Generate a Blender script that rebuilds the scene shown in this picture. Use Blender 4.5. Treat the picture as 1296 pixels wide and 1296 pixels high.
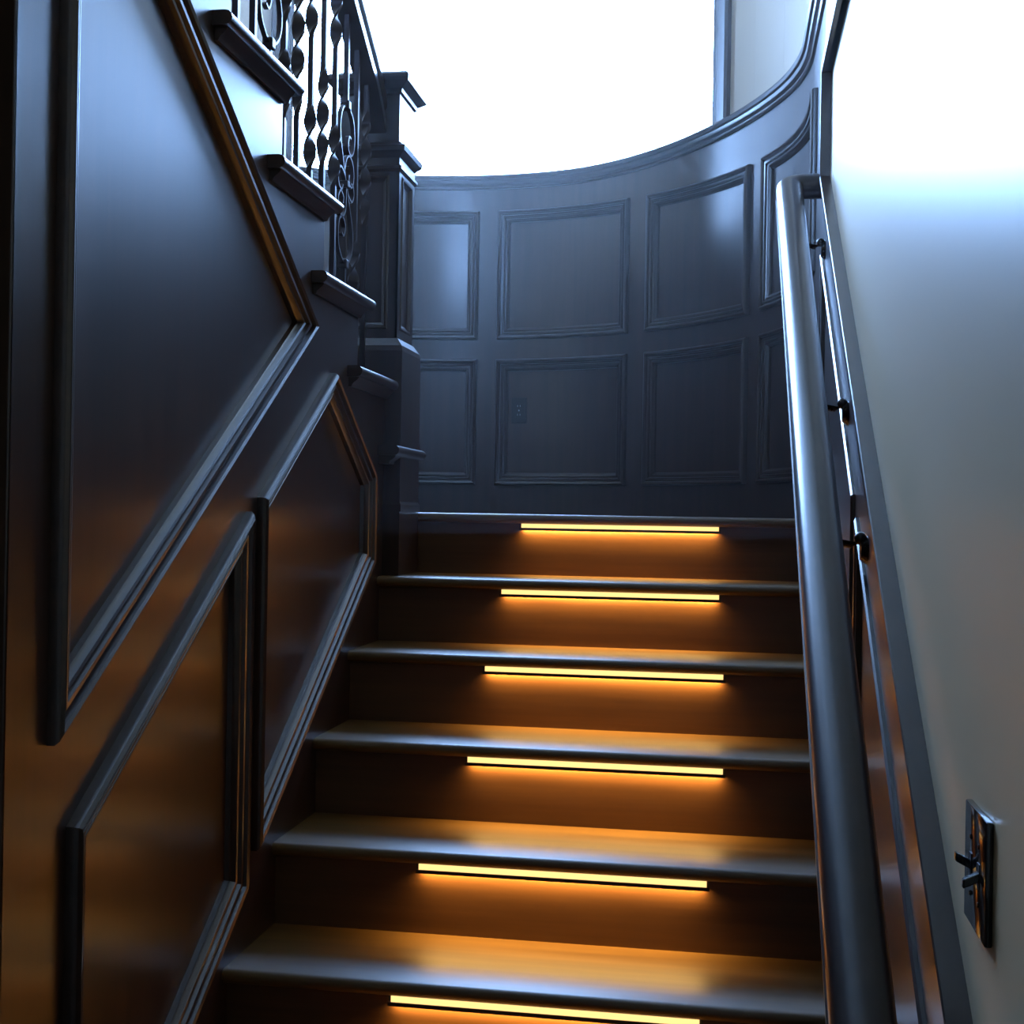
import bpy, bmesh, math, random
from mathutils import Vector, Matrix
from mathutils.geometry import tessellate_polygon
random.seed(7)
S = bpy.context.scene
C = S.collection
for o in list(bpy.data.objects): bpy.data.objects.remove(o)
PI = math.pi

# ------------------------------------------------------------------ camera
F, YAW, PITCH, ROLL = 1658.3, 0.163, 0.0019, 0.0169
cam = bpy.data.cameras.new('camera'); co = bpy.data.objects.new('camera', cam); C.objects.link(co)
cam.sensor_width = 36; cam.lens = F/1296*36; cam.clip_start = .05; cam.clip_end = 200
fw = Vector((-math.sin(YAW)*math.cos(PITCH), math.cos(YAW)*math.cos(PITCH), math.sin(PITCH)))
rt = Vector((math.cos(YAW), math.sin(YAW), 0)); up = rt.cross(fw)
r2 = math.cos(ROLL)*rt + math.sin(ROLL)*up; u2 = -math.sin(ROLL)*rt + math.cos(ROLL)*up
M4 = Matrix((r2, u2, -fw)).transposed().to_4x4(); M4.translation = Vector((.9588, -3.8088, -.0018))
co.matrix_world = M4; S.camera = co
# ------------------------------------------------------------------ sky and exposure
S.view_settings.view_transform = 'Standard'; S.view_settings.look = 'None'
S.view_settings.gamma = 1; S.view_settings.use_curve_mapping = False
S.view_settings.exposure = 0.0
SKY_COL = (.31, .54, 1.0); SKY_STR = 54.0
w = bpy.data.worlds.new('sky'); S.world = w; w.use_nodes = True
bg = w.node_tree.nodes['Background']; bg.inputs['Color'].default_value = (*SKY_COL, 1); bg.inputs['Strength'].default_value = SKY_STR
LED_COL = (1.0, .60, .18); LED_FACE = 1.6; LED_W = 3.3
BLOOM_HAZE = .019  # density of the added volume that imitates window bloom

# ------------------------------------------------------------------ geometry constants
R = .18; T = .275                     # lower flight rise and run; landing top z=0, its nosing y=0
RU = .185; TU = .3035                 # upper flight
CX, CY, RAD = -.19, .71, 1.415        # curved end wall
XR = CX + RAD                         # right wall plane 1.225
XL = CX - RAD
FLOOR = -1.62; CEIL = 3.7; YB = -6.0
ARC = PI*RAD
def path(s, h=0.):
    """arc-length along right wall -> curved wall -> left wall; h = inward"""
    if s < 0: return XR - h, CY + s
    if s > ARC: return XL + h, CY - (s-ARC)
    a = s/RAD
    return CX + (RAD-h)*math.cos(a), CY + (RAD-h)*math.sin(a)
def sdeg(d): return math.radians(d)*RAD

# ------------------------------------------------------------------ materials
def mat(name): 
    m = bpy.data.materials.new(name); m.use_nodes = True
    return m, m.node_tree.nodes, m.node_tree.links, m.node_tree.nodes['Principled BSDF']
def wood(name, axis, dark, light, rough=.3, coat=.5, crough=.12, bump=.05):
    m, N, L, b = mat(name)
    tc = N.new('ShaderNodeTexCoord'); mp = N.new('ShaderNodeMapping')
    sc = [26, 26, 26]; sc['xyz'.index(axis)] = 1.3
    mp.inputs['Scale'].default_value = sc; L.new(tc.outputs['Object'], mp.inputs['Vector'])
    n1 = N.new('ShaderNodeTexNoise'); n1.inputs['Scale'].default_value = 1.0; n1.inputs['Detail'].default_value = 6; n1.inputs['Roughness'].default_value = .6
    L.new(mp.outputs[0], n1.inputs['Vector'])
    n2 = N.new('ShaderNodeTexNoise'); n2.inputs['Scale'].default_value = 2.2; n2.inputs['Detail'].default_value = 3
    L.new(tc.outputs['Object'], n2.inputs['Vector'])
    mx = N.new('ShaderNodeMath'); mx.operation = 'MULTIPLY_ADD'; mx.inputs[1].default_value = .65
    L.new(n1.outputs['Fac'], mx.inputs[0])
    m2 = N.new('ShaderNodeMath'); m2.operation = 'MULTIPLY'; m2.inputs[1].default_value = .35; L.new(n2.outputs['Fac'], m2.inputs[0])
    L.new(m2.outputs[0], mx.inputs[2])
    cr = N.new('ShaderNodeValToRGB'); cr.color_ramp.elements[0].position = .32; cr.color_ramp.elements[1].position = .68
    cr.color_ramp.elements[0].color = (*dark, 1); cr.color_ramp.elements[1].color = (*light, 1)
    L.new(mx.outputs[0], cr.inputs[0]); L.new(cr.outputs[0], b.inputs['Base Color'])
    rr = N.new('ShaderNodeMapRange'); rr.inputs['To Min'].default_value = rough-.05; rr.inputs['To Max'].default_value = rough+.07
    L.new(mx.outputs[0], rr.inputs[0]); L.new(rr.outputs[0], b.inputs['Roughness'])
    b.inputs['Coat Weight'].default_value = coat; b.inputs['Coat Roughness'].default_value = crough; b.inputs['Coat IOR'].default_value = 1.6
    bp = N.new('ShaderNodeBump'); bp.inputs['Strength'].default_value = bump; bp.inputs['Distance'].default_value = .002
    L.new(n1.outputs['Fac'], bp.inputs['Height']); L.new(bp.outputs[0], b.inputs['Normal'])
    return m
DK, LT = (.016, .0065, .0035), (.046, .019, .010)
W_Z = wood('dark_wood_upright_grain', 'z', DK, LT, .33, .45, .20)
W_X = wood('dark_wood_cross_grain', 'x', DK, LT, .34, .5, .24)
W_Y = wood('dark_wood_long_grain', 'y', DK, LT, .34, .9, .22)
W_TREAD = wood('stair_tread_wood', 'x', (.075, .036, .008), (.155, .080, .018), .40, .1, .25)
W_RISER = wood('stair_riser_wood', 'x', (.060, .024, .008), (.13, .056, .018), .38, .1, .2)
W_RAIL = wood('handrail_wood', 'y', (.016, .008, .006), (.036, .018, .012), .30, .25, .18)
def plaster(name, col, rough):
    m, N, L, b = mat(name)
    n = N.new('ShaderNodeTexNoise'); n.inputs['Scale'].default_value = 180; n.inputs['Detail'].default_value = 4
    n2 = N.new('ShaderNodeTexNoise'); n2.inputs['Scale'].default_value = 1.3
    tc = N.new('ShaderNodeTexCoord'); L.new(tc.outputs['Object'], n.inputs['Vector']); L.new(tc.outputs['Object'], n2.inputs['Vector'])
    cr = N.new('ShaderNodeValToRGB'); cr.color_ramp.elements[0].color = (*[c*.92 for c in col], 1); cr.color_ramp.elements[1].color = (*col, 1)
    L.new(n2.outputs['Fac'], cr.inputs[0]); L.new(cr.outputs[0], b.inputs['Base Color'])
    b.inputs['Roughness'].default_value = rough
    bp = N.new('ShaderNodeBump'); bp.inputs['Strength'].default_value = .12; bp.inputs['Distance'].default_value = .001
    L.new(n.outputs['Fac'], bp.inputs['Height']); L.new(bp.outputs[0], b.inputs['Normal'])
    return m
P_WALL = plaster('cream_wall_paint', (.57, .43, .25), .36)
P_UP = plaster('cream_matte_paint', (.48, .37, .25), .6)
P_CEIL = plaster('ceiling_paint', (.7, .68, .62), .8)
def simple(name, col, rough=.4, metal=0., coat=0.):
    m, N, L, b = mat(name)
    n = N.new('ShaderNodeTexNoise'); n.inputs['Scale'].default_value = 60
    tc = N.new('ShaderNodeTexCoord'); L.new(tc.outputs['Object'], n.inputs['Vector'])
    rr = N.new('ShaderNodeMapRange'); rr.inputs['To Min'].default_value = rough*.85; rr.inputs['To Max'].default_value = rough*1.15
    L.new(n.outputs['Fac'], rr.inputs[0]); L.new(rr.outputs[0], b.inputs['Roughness'])
    b.inputs['Base Color'].default_value = (*col, 1); b.inputs['Metallic'].default_value = metal
    b.inputs['Coat Weight'].default_value = coat
    return m
IRON = simple('wrought_iron', (.055, .045, .05), .38, .6)
BRONZE = simple('bronze_metal', (.05, .04, .035), .28, .8)
BLACKP = simple('black_plastic', (.006, .006, .007), .12, 0, .5)
BROWNP = simple('brown_plastic', (.008, .006, .006), .55)
SLOT = simple('slot_dark', (.003, .003, .003), .6)
SCREW = simple('screw_metal', (.35, .35, .36), .3, .9)
ALU = simple('light_channel', (.03, .025, .02), .5, .3)
def emit(name, col, s):
    m = bpy.data.materials.new(name); m.use_nodes = True; N = m.node_tree.nodes; N.clear()
    e = N.new('ShaderNodeEmission'); e.inputs[0].default_value = (*col, 1); e.inputs[1].default_value = s
    o = N.new('ShaderNodeOutputMaterial'); m.node_tree.links.new(e.outputs[0], o.inputs[0]); return m
E_FACE = emit('warm_led_diffuser', (1, .62, .22), LED_FACE)
def glass():
    m = bpy.data.materials.new('window_glass'); m.use_nodes = True; N = m.node_tree.nodes; N.clear(); L = m.node_tree.links
    t = N.new('ShaderNodeBsdfTransparent'); g = N.new('ShaderNodeBsdfGlossy'); g.inputs['Roughness'].default_value = .02
    t.inputs[0].default_value = (.97, .985, 1, 1)
    f = N.new('ShaderNodeFresnel'); f.inputs[0].default_value = 1.3
    x = N.new('ShaderNodeMixShader'); o = N.new('ShaderNodeOutputMaterial')
    L.new(f.outputs[0], x.inputs[0]); L.new(t.outputs[0], x.inputs[1]); L.new(g.outputs[0], x.inputs[2]); L.new(x.outputs[0], o.inputs[0]); return m
GLASS = glass()

# ------------------------------------------------------------------ helpers
def obj(name, bm, m, parent=None, smooth=False, autos=None):
    bmesh.ops.remove_doubles(bm, verts=bm.verts, dist=1e-5)
    bmesh.ops.recalc_face_normals(bm, faces=bm.faces)
    me = bpy.data.meshes.new(name); 
    if smooth or autos:
        for f in bm.faces: f.smooth = True
        if autos:
            for e in bm.edges:
                if len(e.link_faces) == 2 and e.calc_face_angle(0) > math.radians(autos): e.smooth = False
    bm.to_mesh(me); bm.free(); me.materials.append(m)
    o = bpy.data.objects.new(name, me); C.objects.link(o)
    if parent: o.parent = parent
    return o
def struct(o, label=None):
    o['kind'] = 'structure'
    if label: o['label'] = label
    return o
def thing(name, label, cat, group=None, loc=(0, 0, 0)):
    o = bpy.data.objects.new(name, None); C.objects.link(o); o.location = loc
    o.empty_display_size = .05
    o['label'] = label; o['category'] = cat
    if group: o['group'] = group
    return o
def settle(root):
    """keep children where they were modelled (world coordinates) under a moved root"""
    inv = Matrix.Translation(root.location).inverted()
    for ch in root.children: ch.matrix_parent_inverse = inv
def box(bm, x0, x1, y0, y1, z0, z1, bev=0.):
    r = bmesh.ops.create_cube(bm, size=1)
    vs = r['verts']
    for v in vs: v.co = Vector(((x0+x1)/2 + v.co.x*(x1-x0), (y0+y1)/2 + v.co.y*(y1-y0), (z0+z1)/2 + v.co.z*(z1-z0)))
    if bev:
        es = list({e for v in vs for e in v.link_edges})
        bmesh.ops.bevel(bm, geom=es, offset=bev, segments=2, profile=.5, affect='EDGES')
    return bm
def quad(bm, pts):
    vs = [bm.verts.new(p) for p in pts]; bm.faces.new(vs)
def offset_poly(poly, d):
    """inset a CCW polygon by d"""
    n = len(poly); out = []
    for i in range(n):
        p0 = Vector(poly[i-1]); p1 = Vector(poly[i]); p2 = Vector(poly[(i+1) % n])
        a = (p1-p0).normalized(); b = (p2-p1).normalized()
        na = Vector((-a.y, a.x)); nb = Vector((-b.y, b.x))
        k = (na+nb); k = k/(1+na.dot(nb))
        out.append(p1 + k*d)
    return out
def area(poly): return sum(poly[i-1][0]*poly[i][1]-poly[i][0]*poly[i-1][1] for i in range(len(poly)))/2
def frame_bm(poly, prof, fmap, sub=0.):
    """mitred moulding swept round polygon. prof: list (u inward, h height); fmap(s,t,h)->xyz; sub: step along s for curved walls"""
    if area(poly) < 0: poly = poly[::-1]
    rings = [offset_poly(poly, u) for u, h in prof]
    bm = bmesh.new(); n = len(poly); rows = []
    for (u, h), ring in zip(prof, rings):
        row = []
        for i in range(n):
            a = ring[i]; b = ring[(i+1) % n]
            k = 1
            if sub: k = max(1, round(abs(poly[(i+1) % n][0]-poly[i][0])/sub))
            for j in range(k):
                p = a.lerp(b, j/k); row.append(bm.verts.new(fmap(p.x, p.y, h)))
        rows.append(row)
    m = len(rows[0])
    for r0, r1 in zip(rows, rows[1:]):
        for i in range(m): bm.faces.new((r0[i], r0[(i+1) % m], r1[(i+1) % m], r1[i]))
    return bm
def sheet_with_holes(outer, holes, fmap, h=0., thick=.012):
    bm = bmesh.new()
    polys = [[Vector((p[0], p[1], 0)) for p in outer]] + [[Vector((p[0], p[1], 0)) for p in q] for q in holes]
    flat = [p for q in polys for p in q]
    vs = [bm.verts.new(fmap(p.x, p.y, h)) for p in flat]
    for t in tessellate_polygon(polys):
        try: bm.faces.new([vs[i] for i in t])
        except ValueError: pass
    return bm
def sweep(bm, prof, pts, closed=True):
    """prof(list of (a,b)) placed by frames pts: list of (origin, A, B)"""
    rows = [[bm.verts.new(o + A*a + B*b) for a, b in prof] for o, A, B in pts]
    n = len(prof)
    for r0, r1 in zip(rows, rows[1:]):
        for i in range(n if closed else n-1):
            j = (i+1) % n; bm.faces.new((r0[i], r0[j], r1[j], r1[i]))
    if closed: bm.faces.new(rows[0][::-1]); bm.faces.new(rows[-1])
    return bm
def tube(bm, pts, r, n=8, flat=None):
    pts = [Vector(p) for p in pts]; rows = []
    for i, p in enumerate(pts):
        t = (pts[min(i+1, len(pts)-1)] - pts[max(i-1, 0)]).normalized()
        a = t.cross(Vector((1, 0, 0)));
        if a.length < .1: a = t.cross(Vector((0, 0, 1)))
        a.normalize(); b = t.cross(a)
        rr = r[i] if isinstance(r, (list, tuple)) else r
        fl = flat or 1
        rows.append([bm.verts.new(p + a*math.cos(2*PI*k/n)*rr + b*math.sin(2*PI*k/n)*rr*fl) for k in range(n)])
    for r0, r1 in zip(rows, rows[1:]):
        for i in range(n): bm.faces.new((r0[i], r0[(i+1) % n], r1[(i+1) % n], r1[i]))
    bm.faces.new(rows[0][::-1]); bm.faces.new(rows[-1]); return bm

MOULD = [(0, -.002), (0, .012), (.003, .019), (.008, .023), (.013, .020), (.016, .009), (.019, .008), (.023, .016), (.028, .015), (.031, .006), (.034, .0065), (.037, .0105), (.041, .009), (.044, .002), (.048, -.002), (.050, -.014)]
MOULD = [(u*1.12, h) for u, h in MOULD]

# ================================================================== SETTING
# floor of the lower hall and the landing
bm = bmesh.new(); box(bm, XL-.3, XR+.3, YB-.1, .2, FLOOR-.1, FLOOR)
struct(obj('floor', bm, W_X))
bm = bmesh.new()
def slab(bm, pts, z0, z1):
    a = [bm.verts.new((x, y, z1)) for x, y in pts]; b = [bm.verts.new((x, y, z0)) for x, y in pts]
    bm.faces.new(a); bm.faces.new(b[::-1]); n = len(pts)
    for i in range(n): bm.faces.new((a[i], b[i], b[(i+1) % n], a[(i+1) % n]))
arcp = [path(sdeg(d), -.02) for d in range(0, 181, 5)]
slab(bm, [(XR+.02, .028)] + arcp + [(XL-.02, .028)], -.10, 0.0)
struct(obj('floor', bm, W_X), 'dark wooden landing floor inside the curved wall')
# ceiling and the walls that close the room
bm = bmesh.new(); box(bm, XL-.3, XR+.3, YB-.1, CY+RAD+.4, CEIL, CEIL+.1)
struct(obj('ceiling', bm, P_CEIL))
RW = (-1.4, -.4, 2.2, 3.15)         # added window in the rear wall, out of view, to light the landing panels
bm = bmesh.new()
for x0, x1, z0, z1 in ((XL-.3, RW[0], FLOOR, CEIL), (RW[1], XR+.3, FLOOR, CEIL), (RW[0], RW[1], FLOOR, RW[2]), (RW[0], RW[1], RW[3], CEIL)):
    box(bm, x0, x1, YB-.1, YB, z0, z1)
struct(obj('wall_rear', bm, P_UP))
bm = bmesh.new()
for x0, x1, z0, z1 in ((RW[0], RW[0]+.05, RW[2], RW[3]), (RW[1]-.05, RW[1], RW[2], RW[3]), (RW[0]+.05, RW[1]-.05, RW[2], RW[2]+.05), (RW[0]+.05, RW[1]-.05, RW[3]-.05, RW[3]), (-.87, -.83, RW[2]+.05, RW[3]-.05)):
    box(bm, x0, x1, YB-.06, YB+.01, z0, z1)
added_win = struct(obj('window_added', bm, W_Z))
bm = bmesh.new(); box(bm, RW[0]+.04, RW[1]-.04, YB-.04, YB-.034, RW[2]+.04, RW[3]-.04); obj('pane', bm, GLASS, added_win)
L = bpy.data.lights.new('window_daylight', 'AREA'); L.shape = 'RECTANGLE'; L.size = RW[1]-RW[0]; L.size_y = RW[3]-RW[2]; L.cycles.is_portal = True
lo = bpy.data.objects.new('window_daylight', L); C.objects.link(lo); lo.location = ((RW[0]+RW[1])/2, YB-.12, (RW[2]+RW[3])/2); lo.rotation_euler = (PI/2, 0, PI)  # portal of the added rear window
# right wall: plaster sheet
bm = bmesh.new(); box(bm, XR+.003, XR+.12, YB, CY, FLOOR-.1, CEIL)
wall_r = struct(obj('wall_right', bm, P_WALL))
# outer left wall of the upper flight
bm = bmesh.new(); box(bm, XL-.12, XL-.005, YB, CY, FLOOR-.1, CEIL)
struct(obj('wall_left_outer', bm, P_UP))
# ---- curved end wall above the wainscot with the window opening
CAPZ0 = 1.552
def capz(s):
    d = math.degrees(s/RAD)
    t = min(1, max(0, (75-d)/55)); t = t*t*(3-2*t)
    t2 = min(1, max(0, (-5-d)/20))
    return CAPZ0 + .073*t - .012*t2
WIN0, WIN1, WTOP = sdeg(41.0), sdeg(125.5), 3.25
bm = bmesh.new()
ss = [sdeg(d) for d in (-28.7, 0, 10, 20, 30, 35.6)] + [WIN0] + [sdeg(d) for d in range(46, 125, 5)] + [WIN1] + [sdeg(d) for d in range(130, 181, 5)]
def curved_box(bm, s0, s1, z0f, z1, h0, h1):
    """one cell of a curved wall, z0f may be a function of s"""
    f = z0f if callable(z0f) else (lambda s: z0f)
    P = lambda s, h, z: bm.verts.new((*path(s, h), z))
    a = [P(s0, h0, f(s0)), P(s1, h0, f(s1)), P(s1, h0, z1), P(s0, h0, z1)]
    b = [P(s0, h1, f(s0)), P(s1, h1, f(s1)), P(s1, h1, z1), P(s0, h1, z1)]
    bm.faces.new(a); bm.faces.new(b[::-1])
    for i in range(4): bm.faces.new((a[i], b[i], b[(i+1) % 4], a[(i+1) % 4]))
for s0, s1 in zip(ss, ss[1:]):
    mid = (s0+s1)/2
    if mid < 0: continue
    if WIN0 < mid < WIN1: curved_box(bm, s0, s1, WTOP, CEIL, 0, -.14)
    else: curved_box(bm, s0, s1, lambda s: capz(s)-.03, CEIL, 0, -.14)
bmesh.ops.remove_doubles(bm, verts=bm.verts, dist=1e-5)
dead = [f for f in bm.faces if False]
struct(obj('wall_back', bm, P_UP), 'cream plaster wall curving round above the wainscot')
# window: casing, sill, panes
bm = bmesh.new()
CAS = [(0, 0), (0, .018), (.012, .026), (.03, .026), (.034, .020), (.05, .020), (.054, .016), (.075, .016), (.085, .010), (.10, .010), (.104, 0)]
def casing(bm, sgn, s):
    # vertical casing, u measured away from the opening
    lo = [bm.verts.new((*path(s + sgn*(.104-u), h+.001), capz(s)-.01)) for u, h in CAS]
    hi = [bm.verts.new((*path(s + sgn*(.104-u), h+.001), WTOP+.1)) for u, h in CAS]
    for i in range(len(CAS)-1): bm.faces.new((lo[i], lo[i+1], hi[i+1], hi[i]))
    # jamb reveal
    quad(bm, [(*path(s, .011), capz(s)-.01), (*path(s, -.13), capz(s)-.01), (*path(s, -.13), WTOP), (*path(s, .011), WTOP)])
casing(bm, -1, WIN0); casing(bm, 1, WIN1)
n = 24
for i in range(n):
    a, b = WIN0+(WIN1-WIN0)*i/n, WIN0+(WIN1-WIN0)*(i+1)/n
    curved_box(bm, a, b, WTOP, WTOP+.1, .02, -.02)
win = struct(obj('window_1', bm, W_Z, autos=30))
bm = bmesh.new()
for i in range(n):
    a, b = WIN0+(WIN1-WIN0)*i/n, WIN0+(WIN1-WIN0)*(i+1)/n
    quad(bm, [(*path(a, -.10), capz(a)-.01), (*path(b, -.10), capz(b)-.01), (*path(b, -.10), WTOP), (*path(a, -.10), WTOP)])
obj('pane', bm, GLASS, win, smooth=True)
for i in range(3):     # window portals
    a, b = WIN0+(WIN1-WIN0)*i/3, WIN0+(WIN1-WIN0)*(i+1)/3
    pa, pb = Vector(path(a, -.16)), Vector(path(b, -.16)); ex = .0
    L = bpy.data.lights.new('window_daylight', 'AREA'); L.shape = 'RECTANGLE'; L.size = (pb-pa).length + .03; L.size_y = WTOP-1.5
    L.cycles.is_portal = True
    lo = bpy.data.objects.new('window_daylight', L); C.objects.link(lo)
    mid = (pa+pb)/2; mid = mid + (mid-Vector((CX, CY))).normalized()*.05
    lo.location = (mid.x, mid.y, (WTOP+1.5)/2)
    dirn = Vector((CX-mid.x, CY-mid.y, 0)); lo.rotation_euler = dirn.to_track_quat('-Z', 'Y').to_euler()

# ---- curved wainscot: panels 26 deg wide every 30 deg, two rows
ROWS = [(.133, .71), (.80, 1.392)]
def span(d0, d1): return (sdeg(d0), sdeg(d1))
PAN = [(CY*0 + (.515-CY), sdeg(26.2))] + [span(30.4, 56.2), span(60.1, 86.4), span(90.0, 116.4), span(120.0, 146.4), span(150.0, 176.4)]
S0 = -.02-CY; S1 = ARC + .60
fcur = lambda s, t, h: (*path(s, h), t)
bm = bmesh.new()
cuts = [S0]
for a, b in PAN: cuts += [a, b]
cuts += [S1]
scells = []
for a, b in zip(cuts, cuts[1:]):
    k = max(1, round((b-a)/sdeg(2.6))); scells += [(a+(b-a)*j/k, a+(b-a)*(j+1)/k) for j in range(k)]
zc = [-.02, ROWS[0][0], ROWS[0][1], ROWS[1][0], ROWS[1][1], 1.5]
inpan = lambda s: any(a < s < b for a, b in PAN)
ins = .045
for s0, s1 in scells:
    for z0, z1 in zip(zc, zc[1:]):
        hole = inpan((s0+s1)/2) and (z0, z1) in ROWS
        if hole: continue
        zt0 = z1 if z1 < 1.5 else capz(s0)-.01; zt1 = z1 if z1 < 1.5 else capz(s1)-.01
        quad(bm, [(*path(s0), z0), (*path(s1), z0), (*path(s1), zt1), (*path(s0), zt0)])
# outer skin for thickness
for s0, s1 in scells:
    quad(bm, [(*path(s0, -.14), -.12), (*path(s1, -.14), -.12), (*path(s1, -.14), capz(s1)-.02), (*path(s0, -.14), capz(s0)-.02)])
    quad(bm, [(*path(s0, -.0), capz(s0)-.011), (*path(s1, 0), capz(s1)-.011), (*path(s1, -.14), capz(s1)-.02), (*path(s0, -.14), capz(s0)-.02)])
wains = obj('wall_back', bm, W_Z, autos=30); struct(wains, 'curved dark wood wainscot wall wrapping the landing in two rows of panels')
for a, b in PAN:
    for z0, z1 in ROWS:
        obj('panel_moulding', frame_bm([(a, z0), (b, z0), (b, z1), (a, z1)], MOULD, fcur, sub=sdeg(2)), W_Z, wains, autos=28)
        bm = bmesh.new(); k = 14
        for j in range(k):
            u0, u1 = a+.03+(b-a-.06)*j/k, a+.03+(b-a-.06)*(j+1)/k
            quad(bm, [(*path(u0, -.012), z0+.03), (*path(u1, -.012), z0+.03), (*path(u1, -.012), z1-.03), (*path(u0, -.012), z1-.03)])
        obj('panel', bm, W_Z, wains, smooth=True)
# ---- cap rail of the wainscot (runs on along the right wall)
CAP = [(0, -.060), (.010, -.060), (.014, -.054), (.012, -.046), (.016, -.042), (.024, -.038), (.027, -.030), (.027, -.024), (.036, -.020), (.040, -.010), (.038, -.002), (.034, 0), (-.02, 0)]
def path_sweep(prof, slist, zf):
    bm = bmesh.new(); rows = [[bm.verts.new((*path(s, h), zf(s)+z)) for h, z in prof] for s in slist]
    for r0, r1 in zip(rows, rows[1:]):
        for i in range(len(prof)-1): bm.faces.new((r0[i], r0[i+1], r1[i+1], r1[i]))
    return bm
sl = [YB-CY] + [-.73-.001, -.5, -.3, -.1] + [sdeg(d) for d in range(0, 181, 3)] + [S1]
struct(obj('trim_1', path_sweep(CAP, sl, capz), W_X, autos=35), 'moulded dark cap rail along the top of the curved wainscot')
BASE = [(0, 0), (.014, 0), (.014, .075), (.010, .085), (.004, .09), (0, .095)]
# window stool on the wainscot top
bm = bmesh.new()
for i in range(n):
    a, b = WIN0+(WIN1-WIN0)*i/n, WIN0+(WIN1-WIN0)*(i+1)/n
    quad(bm, [(*path(a, .02), capz(a)-.001), (*path(b, .02), capz(b)-.001), (*path(b, -.14), capz(b)-.001), (*path(a, -.14), capz(a)-.001)])
obj('window_sill', bm, W_X, win)

# ---- wood on the right wall: sloping wainscot below, frieze band above
SL = R/T
XW = 1.212       # face of the wood
capl = lambda y: .99 + SL*y
frt = lambda s, t, h: (XW - h, s, t)
yN, yF = -4.2, -.02
vert_top = 1.255
# outline: sloping part, vertical end, frieze band to the camera side
outer = [(yN, FLOOR), (yF, FLOOR), (yF, vert_top), (yF, capl(yF))]
def slope_panel(y0, y1, zt, zb): return [(y0, zb+SL*y0), (y1, zb+SL*y1), (y1, zt+SL*y1), (y0, zt+SL*y0)]
RP = [slope_panel(-1.10, -.035, .77, .20), slope_panel(-2.20, -1.17, .77, .20), slope_panel(-3.3, -2.27, .77, .20)]
BEAD = [(0, -.001), (0, .006), (.004, .0095), (.009, .008), (.012, .003), (.016, .006), (.020, .004), (.024, -.008)]
low = [(-8*T-1.2, FLOOR), (yF, FLOOR), (yF, capl(yF)), (-8*T-1.2, max(FLOOR+.9, capl(-8*T-1.2)))]
low = [(-3.65, FLOOR), (yF, FLOOR), (yF, capl(yF)), (-2.6, capl(-2.6)), (-3.65, capl(-2.6))]
bm = sheet_with_holes(low, [[(p.x, p.y) for p in offset_poly(q, .012)] for q in RP[:2]], frt)
wr = struct(obj('wall_right', bm, W_Y), 'dark wood wainscot sloping down beside the handrail')
bm = bmesh.new(); quad(bm, [(XW+.001, yF, capl(yF)-.3), (XW+.001, CY, capl(yF)-.3), (XW+.001, CY, 1.5), (XW+.001, yF, 1.5)])
bm.free()
for q in RP[:2]:
    obj('panel_moulding', frame_bm(q, BEAD, frt), W_Y, wr, autos=28)
    bm = bmesh.new(); quad(bm, [frt(p.x, p.y, -.007) for p in offset_poly(q, .015)]); obj('panel', bm, W_Y, wr)
# sloping cap: profile in (toward room, along up)
bm = bmesh.new()
SC = [(0, -.024), (.012, -.024), (.014, -.02), (.014, -.003), (.012, 0), (-.016, 0), (-.016, -.024)]
Nn = Vector((0, -SL, 1)).normalized()
upv = Vector((0, -R, T)).normalized()
sweep(bm, [(a, b) for a, b in SC], [(Vector((XW, y, capl(y))), Vector((-1, 0, 0)), Vector((0, 0, 1))) for y in (-2.6, yF)])
box(bm, XW-.013, XW+.016, yF-.02, yF, capl(yF)-.03, vert_top)
box(bm, XW-.013, XW+.016, YB, yF, vert_top, vert_top+.03)
struct(obj('trim_2', bm, W_Y), 'dark wood edging sloping beside the plaster wall and turning up at its corner')
bm = bmesh.new(); box(bm, XW, XW+.014, YB, yF, vert_top, capz(S0)-.02)
struct(obj('wall_right_upper', bm, W_Y), 'dark wood frieze band along the top of the right wall')
# filler between the frieze/corner and the curved part
bm = bmesh.new(); box(bm, XW, XR+.01, yF-.002, yF+.02, -1.0, capz(S0)-.02); struct(obj('trim_3', bm, W_Z))

# ---- left: string wall under the upper flight, x = 0
ris = lambda k: .0 - .0 if k == 1 else (-.199 - TU*(k-2))
NU = 10
YE = -2.17
outer = [(YE, FLOOR), (0.0, FLOOR), (0.0, RU-.03)]
for k in range(1, NU):
    outer += [(ris(k+1), RU*k-.03), (ris(k+1), RU*(k+1)-.03)]
outer = [p for p in outer if p[0] >= YE]
outer += [(YE, outer[-1][1])]
fl = lambda s, t, h: (h, s, t)
P1 = [(-2.06, -.345), (-.883, .424), (-2.06, 1.14)]
P2 = [(-2.0, -1.24), (-1.285, -.765), (-1.285, -.005), (-2.0, -.475)]
P3 = [(-1.225, -.705), (-.36, -.14), (-.36, .10), (-.737, .335), (-1.225, .025)]
LP = [P1, P2, P3]
bm = sheet_with_holes(outer, [[(p.x, p.y) for p in offset_poly(q, .03)] for q in LP], fl)
wl = struct(obj('wall_left', bm, W_Z), 'dark wood panelled wall under the upper flight')
for q in LP:
    obj('panel_moulding', frame_bm(q, MOULD, fl), W_Y, wl, autos=28)
    bm = bmesh.new(); bm.faces.new([bm.verts.new(fl(p.x, p.y, -.012)) for p in offset_poly(q, .02)]); obj('panel', bm, W_Z, wl)
# thickness: back skin and end post
bm = bmesh.new(); box(bm, -.14, -.001, YE-.004, YE+.02, FLOOR, 1.40, .002)
struct(obj('trim_4', bm, W_Z), 'dark end post of the panelled wall')
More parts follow.
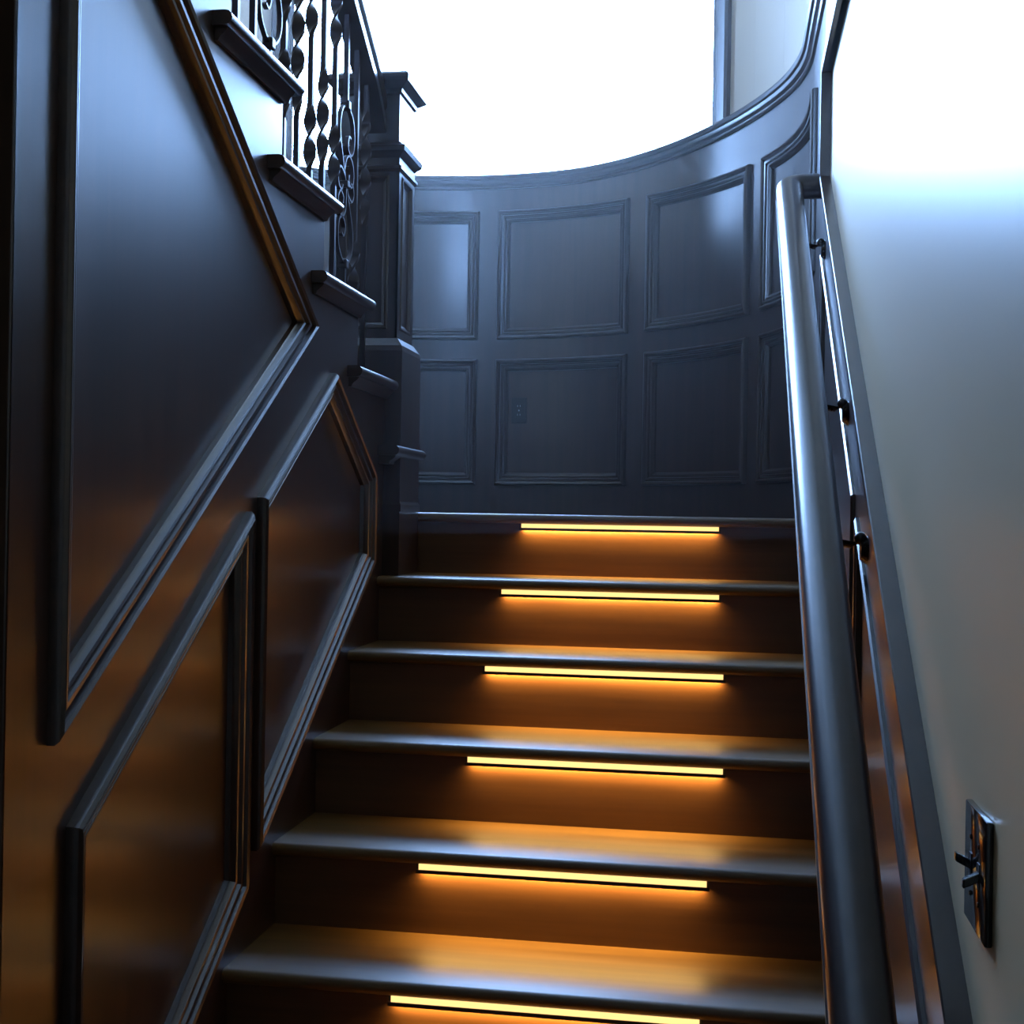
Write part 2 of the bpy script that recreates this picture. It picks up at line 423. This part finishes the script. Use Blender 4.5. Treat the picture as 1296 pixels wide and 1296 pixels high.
# dark closet side beyond the post
bm = bmesh.new(); box(bm, XL-.004, -.141, YE, YE+.02, FLOOR, 1.36); struct(obj('wall_under_stairs', bm, W_Z))
bm = bmesh.new(); box(bm, XL, -.0, YB, -2.96, 1.72, 1.85); struct(obj('ceiling_lower', bm, P_UP))

# ================================================================== STAIRCASES
def nosing_prof(d, t=.028, r=.012):
    """2D (y,z) profile of a tread, front at y=0, back at y=d, top z=0"""
    pts = [(d, 0)]
    for i in range(7):
        a = PI/2 + PI*i/6
        pts.append((t/2 + math.cos(a)*t/2, -t/2 + math.sin(a)*t/2))
    pts.append((d, -t)); return pts
st = thing('staircase', 'lower flight of dark wooden stairs with lit risers climbing to the landing', 'staircase', loc=(.6, -2.2, FLOOR))
for k in range(0, 9):
    y = -k*T; z = -k*R
    x0 = -.004 if k else .034
    bm = bmesh.new(); d = T+.04 if k else .05
    pr = nosing_prof(d)
    sweep(bm, pr, [(Vector((x, y, z)), Vector((0, 1, 0)), Vector((0, 0, 1))) for x in (x0, XW+.003)])
    obj('tread', bm, W_TREAD, st, autos=40)
    bm = bmesh.new(); box(bm, x0 if k else -.05, XW+.003, y+.027, y+.047, z-R, z-.028)
    obj('riser', bm, W_RISER, st)
settle(st)
# upper flight
su = thing('staircase', 'upper flight of dark stairs rising toward the viewer over the panelled wall', 'staircase', loc=(-.8, -1.4, 0))
for k in range(1, NU+1):
    z = RU*k; yn = ris(k)+.028; yb = ris(k+1)
    if k == 1: yn = .035
    xo = .04 if k > 1 else .062
    bm = bmesh.new()
    pr = nosing_prof(yn-yb+.02)
    # front nosing runs toward +y: mirror
    prm = [(-a, b) for a, b in pr]
    sweep(bm, prm, [(Vector((x, yn, z)), Vector((0, 1, 0)), Vector((0, 0, 1))) for x in (XL+.005, xo-.014 if k > 1 else -.19)])
    obj('tread', bm, W_TREAD if k < 1 else W_X, su, autos=40)
    # return nosing with rounded outer edge and cove under it
    ye = yb - .092
    t = .028; rp = [(-.02 if k > 1 else -.01, 0)] + [(xo-t/2 + math.cos(a)*t/2, -t/2+math.sin(a)*t/2) for a in [PI/2-PI*i/6 for i in range(7)]] + [(-.02 if k > 1 else -.01, -t)]
    bm = bmesh.new()
    sweep(bm, rp, [(Vector((0, yy, z)), Vector((1, 0, 0)), Vector((0, 0, 1))) for yy in (ye, yn)])
    obj('return_nosing', bm, W_Y, su, autos=40)
    cp = [(0, 0), (xo-.012, 0), (xo-.016, -.006), (xo-.028 if k > 1 else xo-.03, -.016), (xo-.032, -.024), (0, -.024)]
    bm = bmesh.new()
    sweep(bm, [(a if a > 0 else .0005, b-.028) for a, b in cp], [(Vector((0, yy, z)), Vector((1, 0, 0)), Vector((0, 0, 1))) for yy in (ye+.012, (yn-.03) if k > 1 else 0)])
    obj('cove_moulding', bm, W_Y, su, autos=40)
    bm = bmesh.new(); yr = ris(k)
    box(bm, XL+.005, -.016 if k > 1 else -.1, yr-.02, yr, z-RU, z-.028); obj('riser', bm, W_X, su)
settle(su)

# ---- LED strips under the nosings
LEDX = [(.359, .935), (.350, .940), (.358, .955), (.371, .958), (.323, .929), (.337, .923), (.34, .93), (.34, .93)]
ORD = ["just under the landing edge, the highest of the glowing strips", "second from the top, above the second lit riser", "third from the top of the flight",
       "fourth from the top of the flight", "fifth from the top, second lit step from the picture bottom", "lowest in view, at the very bottom of the picture", "on the step below the picture", "two steps below the picture"]
for k, (xa, xb) in enumerate(LEDX[:6]):
    y = -k*T; z = -k*R
    t = thing('step_light', 'warm LED strip ' + ORD[k], 'light', 'LED strips under the stair nosings', loc=((xa+xb)/2, y+.02, z-.04))
    bm = bmesh.new(); box(bm, xa, xb, y+.0125, y+.018, z-.0285, z-.0405); obj('diffuser', bm, E_FACE, t)
    ld = bpy.data.lights.new('led_light', 'AREA'); ld.shape = 'RECTANGLE'; ld.size = xb-xa-.01; ld.size_y = .007; ld.color = LED_COL; ld.energy = LED_W; ld.spread = math.radians(145)
    lo = bpy.data.objects.new('led_light', ld); C.objects.link(lo); lo.location = ((xa+xb)/2, y+.0222, z-.0415); lo.parent = t
    bm = bmesh.new()
    box(bm, xa-.006, xb+.006, y+.018, y+.0265, z-.0285, z-.040)
    box(bm, xa-.006, xb+.006, y+.0105, y+.0125, z-.0405, z-.048)
    obj('channel', bm, ALU, t)
    settle(t)

bm = bmesh.new(); box(bm, XL-.3, XR+.3, .06, .16, FLOOR-.1, -.101)
struct(obj('wall_under_landing', bm, P_UP))
# ---- newel post
NX, NY = -.065, -.110
nw = thing('newel_post', 'square dark wooden newel post with panelled shaft and moulded cap on the landing', 'post', loc=(NX, NY, 0))
def sqring(h, z): return [(NX-h, NY-h, z), (NX+h, NY-h, z), (NX+h, NY+h, z), (NX-h, NY+h, z)]
def sqloft(prof):
    bm = bmesh.new(); rows = [[bm.verts.new(p) for p in sqring(h, z)] for h, z in prof]
    for r0, r1 in zip(rows, rows[1:]):
        for i in range(4): bm.faces.new((r0[i], r0[(i+1) % 4], r1[(i+1) % 4], r1[i]))
    bm.faces.new(rows[0][::-1]); bm.faces.new(rows[-1]); return bm
obj('base_block', sqloft([(.113, -R+.001), (.113, .455), (.110, .47), (.094, .492)]), W_Z, nw)
hs = .091
bm = sqloft([(hs-.008, .49), (hs-.008, 1.0)])
obj('shaft_core', bm, W_Z, nw)
for q, fm in enumerate([lambda s, t, h: (NX+hs-.008+h, NY+s, t), lambda s, t, h: (NX+s, NY-hs+.008-h, t), lambda s, t, h: (NX-hs+.008-h, NY+s, t), lambda s, t, h: (NX+s, NY+hs-.008+h, t)]):
    pr = [(0, 0), (0, .008), (.028, .008), (.032, .012), (.038, .011), (.042, .004), (.048, 0)]
    obj('shaft_panel', frame_bm([(-hs, .49), (hs, .49), (hs, .985), (-hs, .985)], pr, fm), W_Z, nw)
obj('collar', sqloft([(.091, .965), (.098, .972), (.098, .980), (.091, .985), (.091, 1.005), (.097, 1.012), (.108, 1.022), (.110, 1.036), (.100, 1.042), (.091, 1.05)]), W_X, nw)
obj('neck', sqloft([(.088, 1.045), (.088, 1.195)]), W_Z, nw)
obj('cap', sqloft([(.088, 1.185), (.094, 1.190), (.096, 1.200), (.110, 1.210), (.118, 1.216), (.120, 1.225), (.119, 1.236), (.112, 1.243)]), W_X, nw)
obj('shoe_moulding', sqloft([(.117, 0.001), (.117, .02), (.113, .028)]), W_X, nw)
settle(nw)

# ---- iron balustrade with wooden handrail
bal = thing('balustrade', 'wrought iron balustrade with dark wooden handrail on the upper flight', 'railing', loc=(-.05, -.3, 2*RU))
BX = -.047
railz = lambda y: 1.236 - .612*(y+.233)     # top line
yend = NY-.088
def rail_prof(wd, hh):
    return [(-.5*wd, -hh), (.5*wd, -hh), (.5*wd, -hh*.72), (.40*wd, -hh*.62), (.40*wd, -hh*.52), (.52*wd, -hh*.42), (.54*wd, -hh*.25), (.45*wd, -hh*.08), (.25*wd, 0), (-.25*wd, 0), (-.45*wd, -hh*.08), (-.54*wd, -hh*.25), (-.52*wd, -hh*.42), (-.40*wd, -hh*.52), (-.40*wd, -hh*.62), (-.5*wd, -hh*.72)]
bm = bmesh.new()
frames = []
for y, dz, hh in [(yend, 0, .125), (-.235, 0, .118), (-.27, .0, .105), (-.31, 0, .095), (-2.2, 0, .095), (-3.0, 0, .095)]:
    frames.append((y, dz, hh))
rows = []
for y, dz, hh in frames:
    zt = railz(y) + dz if y < -.2 else railz(-.2)-.015
    rows.append([bm.verts.new((BX + a, y, zt + b)) for a, b in rail_prof(.062, hh)])
for r0, r1 in zip(rows, rows[1:]):
    for i in range(len(r0)): bm.faces.new((r0[i], r0[(i+1) % len(r0)], r1[(i+1) % len(r0)], r1[i]))
bm.faces.new(rows[0][::-1]); bm.faces.new(rows[-1])
obj('handrail', bm, W_RAIL, bal, autos=50)
def bar(bm, x, y, z0, z1, twists, w=.0065):
    """square bar with flattened twisted lengths; twists: list of (zc, half_turns)"""
    zs = {z0: (w, w, 0), z1: (w, w, 0)}
    L = .082
    lv = [(z0, w, w, 0)]
    for zc, n in sorted(twists):
        a = zc - L*n/2 - .04; b = zc + L*n/2 + .04
        if a < lv[-1][0] + .005: a = lv[-1][0]+.005
        lv.append((a, w, w, 0)); m = int(26*n)+16
        for i in range(1, m):
            t = i/m; zz = a + (b-a)*t
            e = min(1, min(t, 1-t)*4.5)
            lv.append((zz, w + (.0155-w)*e, w + (.0035-w)*e, PI*(n+1)*t))
        lv.append((b, w, w, PI*(n+1)))
    lv.append((z1, w, w, lv[-1][3]))
    rows = []
    for zz, a, b, th in lv:
        th += PI/2*0
        c, s_ = math.cos(th), math.sin(th)
        rows.append([bm.verts.new((x + c*p - s_*q, y + s_*p + c*q, zz)) for p, q in ((-b, -a), (b, -a), (b, a), (-b, a))])
    for r0, r1 in zip(rows, rows[1:]):
        for i in range(4): bm.faces.new((r0[i], r0[(i+1) % 4], r1[(i+1) % 4], r1[i]))
    bm.faces.new(rows[0][::-1]); bm.faces.new(rows[-1])
def spiral(cy, cz, r0, r1, a0, turns, n=26):
    return [(0, cy + (r0+(r1-r0)*i/n)*math.cos(a0+turns*2*PI*i/n), cz + (r0+(r1-r0)*i/n)*math.sin(a0+turns*2*PI*i/n)) for i in range(n+1)]
def ribbon(bm, pts, x, wx=.011, th=.0028):
    """flat iron strip: wide across x, thin in the y-z plane"""
    P = [Vector((0, p[1], p[2])) for p in pts]; rows = []
    for i, p in enumerate(P):
        t = (P[min(i+1, len(P)-1)] - P[max(i-1, 0)]); t.normalize()
        nn = Vector((0, -t.z, t.y))
        rows.append([bm.verts.new((x+sx*wx/2, p.y+nn.y*th*sn, p.z+nn.z*th*sn)) for sx, sn in ((-1, -1), (1, -1), (1, 1), (-1, 1))])
    for r0, r1 in zip(rows, rows[1:]):
        for i in range(4): bm.faces.new((r0[i], r0[(i+1) % 4], r1[(i+1) % 4], r1[i]))
    bm.faces.new(rows[0][::-1]); bm.faces.new(rows[-1])
def cspline(ctrl, n=8):
    out = []; c = [ctrl[0]] + list(ctrl) + [ctrl[-1]]
    for i in range(1, len(c)-2):
        p0, p1, p2, p3 = [Vector((0, *q)) for q in c[i-1:i+3]]
        for j in range(n):
            t = j/n
            out.append(.5*((2*p1) + (p2-p0)*t + (2*p0-5*p1+4*p2-p3)*t*t + (3*p1-p0-3*p2+p3)*t**3))
    out.append(Vector((0, *ctrl[-1]))); return [tuple(v) for v in out]
def tread_z(y):
    k = 1
    while ris(k+1) > y: k += 1
    return RU*k
SCROLL = set([2, 8, 14])
TW = {0: [(.58, 3)], 1: [(.28, 1)], 3: [(.35, 1), (.70, 1)], 4: [(.42, 2)], 5: [(.34, 1), (.66, 1)], 6: [(.34, 3)], 7: [(.22, 1), (.48, 2)]}
for j in range(0, 20):
    y = -.295 - .0973*j
    if y < -2.15: break
    z0 = tread_z(y); z1 = railz(y)-.085
    if j not in SCROLL:
        bm = bmesh.new(); bar(bm, BX, y, z0, z1, [(z0+a, n) for a, n in TW.get(j, TW[3 + j % 4])])
        b = obj('baluster', bm, IRON, bal, autos=50)
        bm = bmesh.new(); box(bm, BX-.011, BX+.011, y-.011, y+.011, z0, z0+.018, .003); obj('foot_collar', bm, IRON, b)
    else:
        # straight ends, loops and C-scrolls between two collars
        zt = z0 + .694; zb = z0 + .278; H = zt-zb
        bm = bmesh.new(); bar(bm, BX, y, z0, zb, [])
        b = obj('baluster', bm, IRON, bal)
        bm = bmesh.new(); bar(bm, BX, y, zt, z1, []); obj('upper_bar', bm, IRON, b)
        for zc, hh in ((zt, .012), (zb, .012), (z0+.487, .009)):
            bm = bmesh.new(); box(bm, BX-.012, BX+.012, y-.012, y+.012, zc-hh, zc+hh, .003); obj('scroll_collar', bm, IRON, b)
        q = lambda a, c: (y + a*1.5, z0 + .487 + (c-.487)*.82)
        W = .052
        curves = [
            # upper big loop: from centre up the near side over the top, curling in on the far side
            [q(0, .487), q(-.022, .56), q(-.040, .64), q(-.030, .71), q(0, .738), q(.034, .715), q(.046, .66), q(.040, .61), q(.022, .59), q(.008, .61), q(.012, .645), q(.024, .645)],
            # second scroll on the far side
            [q(-.012, .53), q(.0, .57), q(.02, .585), q(.040, .56), q(.044, .52), q(.032, .49), q(.016, .50), q(.016, .525)],
            # small curls either side of the centre
            [q(0, .487), q(-.012, .515), q(-.034, .53), q(-.048, .505), q(-.044, .47), q(-.028, .46), q(-.020, .478)],
            [q(0, .487), q(.012, .46), q(.034, .445), q(.046, .47), q(.040, .50), q(.026, .50)],
            [q(0, .487), q(-.0, .44), q(-.004, .40), q(-.022, .375), q(-.042, .395), q(-.046, .43), q(-.032, .455), q(-.016, .44), q(-.018, .42)],
            # lower big loop
            [q(0, .487), q(.022, .42), q(.044, .34), q(.036, .27), q(0, .232), q(-.036, .27), q(-.044, .32), q(-.036, .365), q(-.016, .375), q(-.002, .35), q(-.010, .32), q(-.022, .325)],
        ]
        for cv in curves:
            bm = bmesh.new(); ribbon(bm, cspline(cv, 7), BX); obj('scroll', bm, IRON, b, autos=50)
settle(bal)

# ---- wall handrail on the right
hr = thing('wall_handrail', 'thick rounded dark wooden handrail bracketed to the right wall', 'handrail', loc=(XR, -1.2, -.2))
RXc = 1.116; RZ0 = .95
rw, rh = .037, .034
prof = [(rw*math.copysign(abs(math.cos(a))**.85, math.cos(a)), rh*math.copysign(abs(math.sin(a))**.85, math.sin(a))) for a in [2*PI*i/20 for i in range(20)]]
pv = Vector((0, T, R)).normalized(); nv = Vector((0, -R, T)).normalized()
pts = []
y1 = .0
X1 = Vector((1, 0, 0))
bm = bmesh.new()
P0 = Vector((RXc, -3.0, RZ0+SL*-3.0)); P1_ = Vector((RXc, y1-.045, RZ0+SL*(y1-.045)))
fr = [(P0, X1, nv), (P1_, X1, nv)]
rc = .04
cen = P1_ + X1*rc
for i in range(1, 9):
    a = PI/2*i/8
    # turn from pv toward +x about nv
    d = pv*math.cos(a) + X1*math.sin(a); side = X1*math.cos(a) - pv*math.sin(a)
    fr.append((cen - side*rc, side, nv))
last = fr[-1][0]; fr.append((Vector((XW, last.y, last.z)), -pv, nv))
sweep(bm, prof, fr)
obj('rail', bm, W_RAIL, hr, autos=60)
bm = bmesh.new()
# grooves along both sides of the rail
for sx in (-1, 1):
    a = Vector((RXc+sx*.0355, -3.0, RZ0-.012+SL*-3.0)); b = Vector((RXc+sx*.0355, -.08, RZ0-.012+SL*-.08))
    tube(bm, [a, b], .004, 6)
obj('rail_bead', bm, W_RAIL, hr)
for yb_ in (-.12, -.90, -1.335, -2.3):
    zb_ = .835 + SL*yb_
    bm = bmesh.new()
    pts = [(XW-.004, yb_, zb_), (XW-.03, yb_, zb_-.008), (XW-.06, yb_, zb_-.002), (XW-.085, yb_, zb_+.018), (RXc+.008, yb_, RZ0+SL*yb_-.045), (RXc, yb_, RZ0+SL*yb_-.036)]
    tube(bm, pts, [.011, .0075, .0065, .0065, .0065, .008], 10)
    br = obj('bracket', bm, BRONZE, hr, smooth=True)
    bm = bmesh.new(); bmesh.ops.create_cone(bm, cap_ends=True, segments=20, radius1=.027, radius2=.018, depth=.012, matrix=Matrix.Translation((XW-.006, yb_, zb_-.018)) @ Matrix.Rotation(-PI/2, 4, 'Y'))
    bmesh.ops.create_uvsphere(bm, u_segments=12, v_segments=8, radius=.012, matrix=Matrix.Translation((XW-.012, yb_, zb_+.004)))
    obj('rosette', bm, BRONZE, br, autos=40)
    bm = bmesh.new(); box(bm, RXc-.012, RXc+.012, yb_-.035, yb_+.035, -.003, .0, .001)
    for v in bm.verts: v.co.z += RZ0 - .036 + SL*v.co.y
    obj('saddle', bm, BRONZE, br)
settle(hr)

# ---- outlet on the curved wall
so = (sdeg(83.6)+sdeg(80.3))/2
hw = .035; zo0, zo1 = .416, .534
def on_wall(s, t, h): return Vector((*path(s, h), t))
ot = thing('wall_outlet', 'dark double socket outlet on a lower panel of the curved wainscot', 'outlet', loc=tuple(on_wall(so, .475, -.012)))
def wbox(s0, s1, z0, z1, h0, h1, bev=0):
    bm = bmesh.new(); box(bm, s0, s1, h0, h1, z0, z1, bev)
    for v in bm.verts: v.co = on_wall(v.co.x, v.co.z, v.co.y)
    return bm
obj('cover_plate', wbox(so-.036, so+.036, zo0, zo1, -.012, -.004, .002), BROWNP, ot)
for zz in (.455, .495):
    sk = obj('socket', wbox(so-.016, so+.016, zz-.014, zz+.014, -.005, -.0025, .002), BROWNP, ot)
    for dx in (-.006, .006): obj('slot', wbox(so+dx-.001, so+dx+.001, zz-.004, zz+.005, -.0035, -.0022), SCREW, sk)
obj('screw', wbox(so-.003, so+.003, .472, .478, -.005, -.003), SCREW, ot)
settle(ot)
# ---- switch plate on the right wall
sy, sz = -2.375, -.366
sw = thing('switch_plate', 'glossy black double toggle switch plate on the plaster wall', 'switch', loc=(XR, sy, sz))
bm = bmesh.new(); box(bm, XR-.005, XR+.003, sy-.058, sy+.058, sz-.063, sz+.063, .002); obj('cover_plate', bm, BLACKP, sw, autos=30)
for dy, d in ((.023, 1), (-.023, -1)):
    bm = bmesh.new(); box(bm, -.017, .0, -.0045, .0045, -.005, .005, .0015)
    for v in bm.verts:
        v.co.z += d*(-v.co.x)*.5*(1); v.co += Vector((XR-.004, sy+dy, sz))
    obj('toggle', bm, BLACKP, sw)
    bm = bmesh.new(); box(bm, XR-.0058, XR-.0045, sy+dy-.006, sy+dy+.006, sz-.013, sz+.013); obj('toggle_slot', bm, SLOT, sw)
    for dz in (-.03, .03):
        bm = bmesh.new(); bmesh.ops.create_cone(bm, cap_ends=True, segments=10, radius1=.003, radius2=.002, depth=.0014, matrix=Matrix.Translation((XR-.0056, sy+dy, sz+dz)) @ Matrix.Rotation(-PI/2, 4, 'Y'))
        obj('screw', bm, BLACKP, sw)
settle(sw)

# ---- added scattering volume imitating lens bloom from the bright window
if BLOOM_HAZE:
    m = bpy.data.materials.new('bloom_scatter'); m.use_nodes = True; N = m.node_tree.nodes; N.clear()
    v = N.new('ShaderNodeVolumeScatter'); v.inputs['Density'].default_value = BLOOM_HAZE; v.inputs['Anisotropy'].default_value = .45
    o = N.new('ShaderNodeOutputMaterial'); m.node_tree.links.new(v.outputs[0], o.inputs['Volume'])
    bm = bmesh.new(); box(bm, XL-.06, XR+.06, -1.0, CY+RAD+.2, -.05, CEIL+.05)
    hz = obj('bloom_haze', bm, m); hz['kind'] = 'stuff'; hz['label'] = 'added scattering volume over the landing imitating the lens bloom of the bright window'; hz['category'] = 'bloom_haze'
